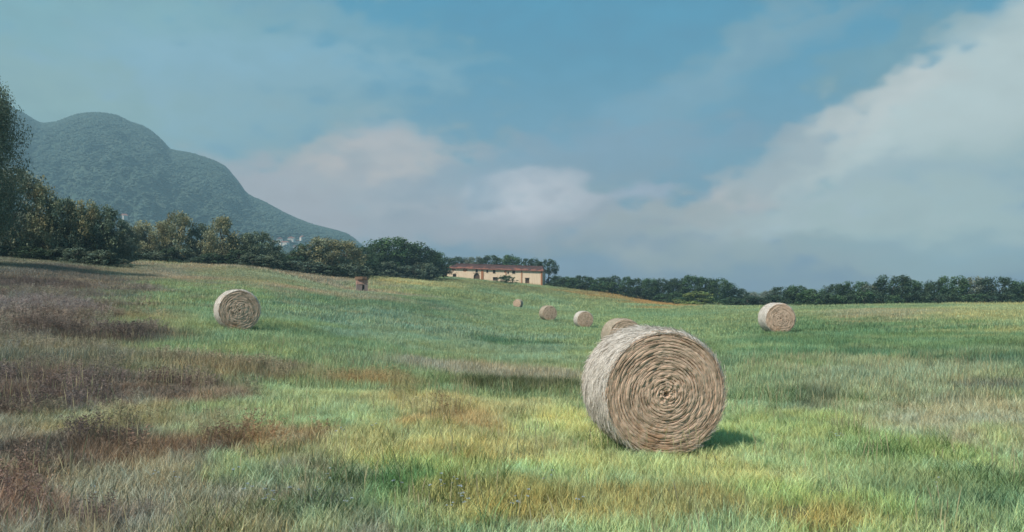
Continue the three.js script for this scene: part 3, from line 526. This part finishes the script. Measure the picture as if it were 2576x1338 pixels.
// ---------------------------------------------------------------- round hay bales (axis along z, resting on y = 0)
const HAY = [[0.73, 0.53, 0.40], [0.67, 0.47, 0.34], [0.57, 0.39, 0.28], [0.75, 0.60, 0.48]];
function makeBale(seed, R, WD, rings, around, strawsFace, strawsSide, pale) {
  const rnd = mulberry(seed), o = new THREE.Group(), flat = (x, y) => [x, Math.max(y * (y < 0 ? 0.985 : 1), -0.945 * R + 0.02 * n2(x * 3, seed))];
  const face = (s) => {
    const b = new Builder();
    const relief = (r, a) => {
      const turn = a / 6.28318 * s, ph = r / 0.040 - turn, k = Math.floor(ph), f = ph - k, coil = k;
      const kk = coil + turn, along = kk * 2.1;
      const lift = 0.009 * n3(Math.cos(a) * 1.6 + seed, Math.sin(a) * 1.6, kk * 0.8) + 0.004 * n3(Math.cos(a) * r * 9, Math.sin(a) * r * 9, kk * 1.3);
      const groove = smooth(0.0, 0.22, f) * smooth(1.0, 0.8, f), deep = 0.003 + 0.030 * smooth(0.05, 0.55, n3(Math.cos(a) * 1.3 + seed, Math.sin(a) * 1.3, kk * 0.42));
      return { h: lift - deep * (1 - groove) + 0.004 * fbm3(r * 24, Math.cos(a) * r * 8, Math.sin(a) * r * 8, 3) - 0.09 * smooth(0.05, 0.0, r) + 0.03 * (1 - r / R) - 0.05 * smooth(R * 0.93, R, r), k: kk, f, along, groove };
    };
    const col = (r, a, q) => {
      const layer = n3(Math.cos(a) * 1.1 + seed * 3, Math.sin(a) * 1.1, q.k * 0.61), m = 0.5 + 0.5 * layer, tint = lerp(0, 1, clamp(m));
      let c = [lerp(HAY[2][0], HAY[0][0], tint), lerp(HAY[2][1], HAY[0][1], tint), lerp(HAY[2][2], HAY[0][2], tint)];
      const rot = smooth(0.22, 0.6, n3(Math.cos(a) * 1.4 + 4 + seed, Math.sin(a) * 1.4, q.k * 0.26)) * 0.65;           // weathered, darker coils
      c = c.map((v, i) => lerp(v, [0.27, 0.19, 0.125][i], rot));
      const rust = smooth(0.35, 0.0, Math.hypot(Math.cos(a) * r / R + 0.22 * s, Math.sin(a) * r / R + 0.74) + 0.25 * n2(a * 4, r * 6)) * 0.65;
      c = c.map((v, i) => lerp(v, [0.46, 0.235, 0.12][i], rust));
      const f = 0.9 + 0.2 * n3(Math.cos(a) * r * 8, Math.sin(a) * r * 8, r * 60) + 0.10 * n3(Math.cos(a) * r * 30, Math.sin(a) * r * 30, r * 30);
      return c.map((v) => v * f);
    };
    for (let j = 0; j <= rings; j++) for (let i = 0; i <= around; i++) {
      const r = R * j / rings, a = i / around * 6.28318, q = relief(Math.max(r, 0.002), a), [x, y] = flat(Math.cos(a) * r, Math.sin(a) * r);
      b.v(x, y + R, s * (WD / 2 + q.h), col(r, a, q));
    }
    for (let j = 0; j < rings; j++) for (let i = 0; i < around; i++) { const k = j * (around + 1) + i; s > 0 ? b.quad(k, k + around + 1, k + around + 2, k + 1) : b.quad(k, k + 1, k + around + 2, k + around + 1); }
    return b.geometry();
  };
  const hayM = BALE_MAT;
  part('end_face', face(1), hayM, o); part('end_face', face(-1), hayM, o);
  // rolled side, weathered pale grey
  const b = new Builder(), NS = Math.max(14, Math.round(rings * 0.6));
  const radius = (a, z) => R * (1 + 0.012 * n2(a * 1.4 + seed, z * 2)) + 0.012 * fbm2(a * 3, z * 26, 3) - 0.045 * smooth(0.46, 0.5, Math.abs(z) / WD);
  const sideC = (a, z) => { const t = clamp(0.5 + 0.7 * fbm2(a * 1.8 + seed, z * 14, 4)), d = smooth(0.25, 0.6, fbm2(a * 2.2 + 40, z * 3 + seed, 3)) * 0.6, f = 0.85 + 0.3 * n2(a * 60, z * 34); return [0, 1, 2].map((i) => lerp(lerp(pale[0][i], pale[1][i], t), [0.24, 0.17, 0.11][i], d) * f); };
  for (let j = 0; j <= NS; j++) for (let i = 0; i <= around; i++) { const z = (j / NS - 0.5) * WD, a = i / around * 6.28318, r = radius(a, z), [x, y] = flat(Math.cos(a) * r, Math.sin(a) * r); b.v(x, y + R, z, sideC(a, z)); }
  for (let j = 0; j < NS; j++) for (let i = 0; i < around; i++) { const k = j * (around + 1) + i; b.quad(k, k + 1, k + around + 2, k + around + 1); }
  part('rolled_side', b.geometry(), hayM, o);
  // stalks standing off the coils
  const st = new Builder();
  const stalk = (p, d, len, w, c) => { const n = V(rnd() - 0.5, rnd() - 0.5, rnd() - 0.5).cross(d).normalize().multiplyScalar(w / 2), q = p.clone().addScaledVector(d, len); const i0 = st.v(p.x - n.x, p.y - n.y, p.z - n.z, c), i1 = st.v(p.x + n.x, p.y + n.y, p.z + n.z, c), i2 = st.v(q.x + n.x, q.y + n.y, q.z + n.z, c), i3 = st.v(q.x - n.x, q.y - n.y, q.z - n.z, c); st.quad(i0, i1, i2, i3); };
  const tone = () => { const h = HAY[Math.floor(rnd() * 4)], f = 0.8 + 0.3 * rnd(); return [h[0] * f, h[1] * f, h[2] * f]; };
  for (let i = 0; i < strawsFace; i++) {
    const s = rnd() < 0.8 ? 1 : -1, r = R * Math.sqrt(rnd()) * 0.985, a = rnd() * 6.28318, [x, y] = flat(Math.cos(a) * r, Math.sin(a) * r);
    const d = V(-Math.sin(a) + (rnd() - 0.5) * 0.5, Math.cos(a) + (rnd() - 0.5) * 0.5, s * (0.004 + 0.07 * rnd())).normalize();
    stalk(V(x, y + R, s * (WD / 2 - 0.004 + 0.03 * rnd() * (1 - r / R))), d, 0.05 + 0.16 * rnd(), 0.0018 + 0.0018 * rnd(), tone());
  }
  for (let i = 0; i < strawsSide; i++) {
    const z = (rnd() - 0.5) * WD * 1.0, a = rnd() * 6.28318, r = radius(a, z) - 0.004, [x, y] = flat(Math.cos(a) * r, Math.sin(a) * r); if (y < -0.9 * R) continue;
    const rim = Math.abs(z) > WD * 0.46, out = rim ? 0.35 : 0.10 + 0.2 * rnd() * rnd();
    const d = V(-Math.sin(a) + Math.cos(a) * out + (rnd() - 0.5) * 0.3, Math.cos(a) + Math.sin(a) * out + (rnd() - 0.5) * 0.3, (rnd() - 0.5) * 0.6 + (rim ? Math.sign(z) * 0.3 : 0)).normalize(), c = sideC(a, z), f = 0.7 + 0.6 * rnd();
    stalk(V(x, y + R, z), d, 0.04 + 0.12 * rnd(), 0.0026 + 0.0024 * rnd(), [c[0] * f, c[1] * f, c[2] * f]);
  }
  const sm = part('loose_stalks', st.geometry(), hayM, o); sm.userData = { kind: 'stuff' };
  return o;
}
const BALE_MAT = mat({ vertexColors: true, side: THREE.DoubleSide, roughness: 0.9 });
const PALE = [[0.52, 0.46, 0.40], [0.76, 0.71, 0.65]], DULL = [[0.36, 0.29, 0.21], [0.54, 0.46, 0.36]];
function settle(o, name, label, px, depth, turn, scale = 1) {
  const p = spot(px, depth); o.name = numbered(name); o.position.set(p.x, p.y - 0.03, p.z); o.rotation.y = turn; o.scale.setScalar(scale); tag(o, label, 'hay bale', 'round hay bales in the meadow'); scene.add(o); shadows(o); return o;
}
settle(makeBale(5, 0.84, 1.2, 220, 420, 5000, 9000, PALE), 'hay_bale', 'large round hay bale in the foreground with coiled end facing us', 1638, 12.2, 0.165);
const small = (seed, tone) => makeBale(seed, 0.8, 1.2, 70, 140, 1400, 1800, tone);
settle(small(14, DULL), 'hay_bale', 'hay bale half hidden behind the large foreground bale', 1563, 40, 0.2);
settle(small(8, PALE), 'hay_bale', 'hay bale standing alone on the left of the meadow', 596, 34.3, 0.45);
settle(small(21, PALE), 'hay_bale', 'hay bale standing alone on the right before the dark wood', 1953, 47, 0.06, 1.02);
settle(small(33, PALE), 'hay_bale', 'pale small hay bale, nearest of the three below the farmhouse', 1467, 83, 0.22);
settle(small(47, DULL), 'hay_bale', 'brown small hay bale, middle one of the three below the farmhouse', 1378, 93, 0.3);
settle(small(52, DULL), 'hay_bale', 'tiny faint hay bale, farthest of the three below the farmhouse', 1303, 132, -0.4, 0.8);
console.log('bales');

// ---------------------------------------------------------------- grasses
function tuft(seed, n, spread, h0, h1, w, lean, segs = 3) {
  const rnd = mulberry(seed), b = new Builder();
  for (let k = 0; k < n; k++) {
    const a = rnd() * 6.2832, r = spread * Math.sqrt(rnd()), x = Math.cos(a) * r, z = Math.sin(a) * r, h = lerp(h0, h1, rnd()), dir = rnd() * 6.2832, le = lean * (0.25 + rnd()) * h;
    const dx = Math.cos(dir), dz = Math.sin(dir), sx = -dz, sz = dx, f = 0.68 + 0.6 * rnd(), warm = rnd() < 0.3 ? 0.28 * rnd() : -0.06 * rnd(), c = [f * (1 + warm), f, f * (1 - warm * 0.6)], ww = w * (0.7 + 0.6 * rnd()), tw = (rnd() - 0.5) * 1.2;
    let prev = null;
    for (let s = 0; s <= segs; s++) {
      const t = s / segs, y = h * t * (1 - 0.15 * t * lean), o = le * t * t, q = ww * 0.5 * (1 - t * 0.88), ca = Math.cos(tw * t), sa = Math.sin(tw * t), ex = sx * ca + dx * sa, ez = sz * ca + dz * sa;
      const i0 = b.v(x + dx * o - ex * q, y - 0.01, z + dz * o - ez * q, c), i1 = b.v(x + dx * o + ex * q, y - 0.01, z + dz * o + ez * q, c);
      if (prev) b.quad(prev[0], prev[1], i1, i0); prev = [i0, i1];
    }
  }
  return b.geometry();
}
function weed(seed, h, stems) {                     // dry branching stalks with ragged heads
  const rnd = mulberry(seed), b = new Builder();
  const strip = (p, q, w, c) => { const d = q.clone().sub(p), n = V(rnd() - 0.5, 0.1, rnd() - 0.5).cross(d).normalize().multiplyScalar(w / 2); const i0 = b.v(p.x - n.x, p.y - n.y, p.z - n.z, c), i1 = b.v(p.x + n.x, p.y + n.y, p.z + n.z, c), i2 = b.v(q.x + n.x * 0.4, q.y + n.y * 0.4, q.z + n.z * 0.4, c), i3 = b.v(q.x - n.x * 0.4, q.y - n.y * 0.4, q.z - n.z * 0.4, c); b.quad(i0, i1, i2, i3); };
  for (let k = 0; k < stems; k++) {
    const a = rnd() * 6.28, r = 0.14 * Math.sqrt(rnd()); let p = V(Math.cos(a) * r, -0.01, Math.sin(a) * r); const f = 0.6 + 0.7 * rnd(), c = [f, f * (0.95 + 0.1 * rnd()), f], hh = h * (0.55 + 0.5 * rnd()); let d = V((rnd() - 0.5) * 0.7, 1, (rnd() - 0.5) * 0.7).normalize();
    for (let s = 0; s < 4; s++) {
      const q = p.clone().addScaledVector(d, hh / 4); strip(p, q, 0.005, c);
      if (s > 0) for (let e = 0; e < 3; e++) { const bd = d.clone().add(V((rnd() - 0.5) * 1.6, 0.2 * rnd(), (rnd() - 0.5) * 1.6)).normalize(), t = q.clone().addScaledVector(bd, hh * (0.10 + 0.12 * rnd())); strip(q, t, 0.004, c); for (let l = 0; l < 2; l++) strip(t, t.clone().add(V((rnd() - 0.5) * 0.06, 0.03 * rnd() - 0.005, (rnd() - 0.5) * 0.06)), 0.007, c); }
      p = q; d.add(V((rnd() - 0.5) * 0.5, 0, (rnd() - 0.5) * 0.5)).normalize();
    }
  }
  return b.geometry();
}
const grassM = leafMat({ vertexColors: true, transmission: 0.25, color: 0xffffff });
function scatter(name, label, category, geometries, r0, r1, half, density, colour, scale, keep) {
  const rnd = mulberry(name.length * 97 + Math.round(r0 * 10)), M = new THREE.Matrix4(), Q = new THREE.Quaternion(), UPV = V(0, 1, 0), C = new THREE.Color(), c = [0, 0, 0];
  const n = Math.round((r1 * r1 - r0 * r0) * half * density), lists = geometries.map(() => []);
  for (let i = 0; i < n; i++) {
    const r = Math.sqrt(lerp(r0 * r0, r1 * r1, rnd())), a = (rnd() * 2 - 1) * half, x = Math.sin(a) * r, z = -Math.cos(a) * r, pick = rnd(), s0 = rnd(), s1 = rnd(), s2 = rnd(), turn = rnd();
    meadow(x, z, c);
    const k = keep ? keep(x, z, c, pick) : 1; if (k <= 0 || rnd() > k) continue;
    const s = scale(s0, x, z, c), col = colour(c, s1, s2);
    lists[i % geometries.length].push([x, land(x, z), z, s, turn * 6.28, ...col]);
  }
  lists.forEach((l, gi) => {
    if (!l.length) return;
    const m = new THREE.InstancedMesh(geometries[gi], grassM, l.length);
    l.forEach(([x, y, z, s, t, cr, cg, cb], i) => { Q.setFromAxisAngle(UPV, t); M.compose(V(x, y, z), Q, V(s[0], s[1], s[0])); m.setMatrixAt(i, M); m.setColorAt(i, C.setRGB(cr, cg, cb)); });
    m.name = numbered(name); m.castShadow = m.receiveShadow = true; m.userData = { kind: 'stuff', label, category };
    scene.add(m);
  });
  return lists.reduce((t, l) => t + l.length, 0);
}
const GRASS_GAIN = 1.53;
const grassColour = (c, a, b) => { const f = GRASS_GAIN * (0.72 + 0.56 * a), h = (b - 0.5) * 0.22; return [c[0] * f * (1 + h), c[1] * f, c[2] * f * (1 - h)]; };
const tall = (x, z) => 0.75 + 0.5 * clamp(0.5 + fbm2(x * 0.35, z * 0.35, 3));
const gs = (x, z, a, k) => { const t = tall(x, z) * (0.7 + 0.6 * a) * k; return [k * (0.8 + 0.4 * a), t]; };
const near = [0, 1, 2].map((i) => tuft(200 + i, 17, 0.10, 0.05, 0.165, 0.006, 0.8));
const mid = [0, 1].map((i) => tuft(300 + i, 14, 0.20, 0.09, 0.24, 0.012, 0.7, 2));
const wide = [0, 1].map((i) => tuft(400 + i, 14, 0.42, 0.10, 0.26, 0.03, 0.6, 2));
const HALF = 0.72;
let total = 0;
total += scatter('meadow_grass', 'fine mixed grass blades of the near meadow', 'grass', near, 4.5, 18, HALF, 150, (c, a, b) => grassColour(c, a, b).map((v) => v * 1.42), (a, x, z) => gs(x, z, a, 1));
total += scatter('meadow_grass', 'grass blades of the middle meadow', 'grass', mid, 18, 48, HALF, 42, grassColour, (a, x, z) => gs(x, z, a, 1));
total += scatter('meadow_grass', 'grass blades of the far meadow', 'grass', wide, 48, 130, HALF, 8, grassColour, (a, x, z) => gs(x, z, a, 1.0));
total += scatter('meadow_grass', 'grass blades of the distant slopes', 'grass', wide.slice(0, 1), 130, 300, 0.6, 2.0, grassColour, (a, x, z) => gs(x, z, a, 1.7));
const weeds = [0, 1, 2].map((i) => weed(500 + i, 0.26, 12));
total += scatter('dry_weeds', 'brown dry weeds and stalks on the left of the meadow', 'weeds', weeds, 6, 75, HALF, 16, (c, a, b) => { const f = 1.4 + 0.8 * a; return [c[0] * f * 1.03, c[1] * f * 0.99, c[2] * f * 1.08]; }, (a, x, z) => { const k = (0.6 + 0.8 * a) * (Math.hypot(x, z) > 30 ? 1.5 : 1); return [k, k]; }, (x, z, c) => brown(c) * smooth(-0.02, -0.22, Math.atan2(x, -z) + 0.02) * smooth(-0.1, 0.3, fbm2(x * 0.4, z * 0.25, 3) + 0.15) * smooth(75, 40, Math.hypot(x, z)) * (0.35 + 0.65 * smooth(9, 14, Math.hypot(x, z))));
// pale flower heads among the near grass
function flower(seed) {
  const rnd = mulberry(seed), b = new Builder(), green = [0.12, 0.19, 0.08], white = [0.62, 0.66, 0.70];
  for (let k = 0; k < 3; k++) {
    const x = (rnd() - 0.5) * 0.16, z = (rnd() - 0.5) * 0.16, h = 0.18 + 0.12 * rnd(), lx = (rnd() - 0.5) * 0.08;
    const i0 = b.v(x - 0.003, 0, z, green), i1 = b.v(x + 0.003, 0, z, green), i2 = b.v(x + lx + 0.002, h, z, green), i3 = b.v(x + lx - 0.002, h, z, green); b.quad(i0, i1, i2, i3);
    for (let q = 0; q < 9; q++) { const a = rnd() * 6.28, r = 0.022 * rnd(), cx = x + lx + Math.cos(a) * r, cz = z + Math.sin(a) * r, cy = h + 0.012 * rnd(), w = 0.009, t = rnd() * 6.28, ty = rnd() - 0.3; const j0 = b.v(cx - Math.cos(t) * w, cy - ty * w, cz - Math.sin(t) * w, white), j1 = b.v(cx + Math.sin(t) * w, cy, cz - Math.cos(t) * w, white), j2 = b.v(cx + Math.cos(t) * w, cy + ty * w, cz + Math.sin(t) * w, white), j3 = b.v(cx - Math.sin(t) * w, cy, cz + Math.cos(t) * w, white); b.quad(j0, j1, j2, j3); }
  }
  return b.geometry();
}
const beds = [[800, 1255, 0.5], [640, 1290, 0.6], [1210, 1290, 0.55], [1330, 1300, 0.4], [380, 1290, 0.6], [2490, 1290, 0.5], [2230, 1130, 0.6], [940, 1290, 0.4]].map(([px, py, r]) => ({ p: groundUnder(px, py), r }));
total += scatter('wildflowers', 'small pale blossoms dotted among the nearest grass', 'flowers', [0, 1].map((i) => flower(600 + i)), 6, 13, 0.6, 5, (c, a) => [0.5 + 0.2 * a, 0.55 + 0.2 * a, 0.58 + 0.2 * a], (a) => [0.6 + 0.4 * a, 0.6 + 0.4 * a], (x, z) => { let m = 0.012; for (const b of beds) m = Math.max(m, Math.exp(-((x - b.p.x) ** 2 + (z - b.p.z) ** 2) / (b.r * b.r))); return m; });
// broad dark green tufts
const lush = [0, 1].map((i) => tuft(700 + i, 22, 0.13, 0.12, 0.34, 0.010, 0.9));
const lushBeds = [[930, 1215, 0.9], [860, 1250, 0.6], [1060, 1250, 0.4], [1310, 968, 1.7], [1400, 965, 1.1], [1230, 972, 1.2], [2030, 1015, 1.0], [2530, 1230, 0.6], [2250, 1150, 0.5], [1560, 1120, 0.5], [2130, 1100, 0.4], [690, 1300, 0.4], [2400, 1200, 0.5]].map(([px, py, r]) => ({ p: groundUnder(px, py), r }));
total += scatter('lush_tufts', 'taller dark green grass tufts in clumps', 'grass', lush, 6, 24, 0.6, 26, (c, a, b) => { const f = 0.8 + 0.5 * a; return [c[0] * f * 0.85, c[1] * f, c[2] * f * 0.8]; }, (a) => [0.7 + 0.5 * a, 0.6 + 0.6 * a], (x, z) => { let m = 0.015; for (const b of lushBeds) m = Math.max(m, Math.exp(-((x - b.p.x) ** 2 + 0.5 * (z - b.p.z) ** 2) / (b.r * b.r))); return m; });
const stalks = [0, 1].map((i) => { const rnd = mulberry(800 + i), b = new Builder(), col = [0.52, 0.45, 0.28];
  for (let k = 0; k < 4; k++) { const x = (rnd() - 0.5) * 0.5, z = (rnd() - 0.5) * 0.5, h = 0.28 + 0.2 * rnd(), lx = (rnd() - 0.5) * 0.16, lz = (rnd() - 0.5) * 0.16; let pv = null;
    for (let s = 0; s <= 4; s++) { const t = s / 4, w = s === 4 ? 0.001 : s === 3 ? 0.005 : 0.0016, i0 = b.v(x + lx * t * t - w, h * t, z + lz * t * t, col), i1 = b.v(x + lx * t * t + w, h * t, z + lz * t * t + w * 0.6, col); if (pv) b.quad(pv[0], pv[1], i1, i0); pv = [i0, i1]; } }
  return b.geometry(); });
total += scatter('seed_stalks', 'thin straw coloured seed stalks standing over the grass', 'grass', stalks, 6, 30, HALF, 4, (c, a) => [0.5 + 0.45 * a, 0.52 + 0.45 * a, 0.52 + 0.4 * a], (a) => [1, 0.7 + 0.5 * a], (x, z) => 0.25 + smooth(0, 0.4, fbm2(x * 0.3 + 8, z * 0.3, 3)));
console.log('grass', total);

renderer.render(scene, camera);
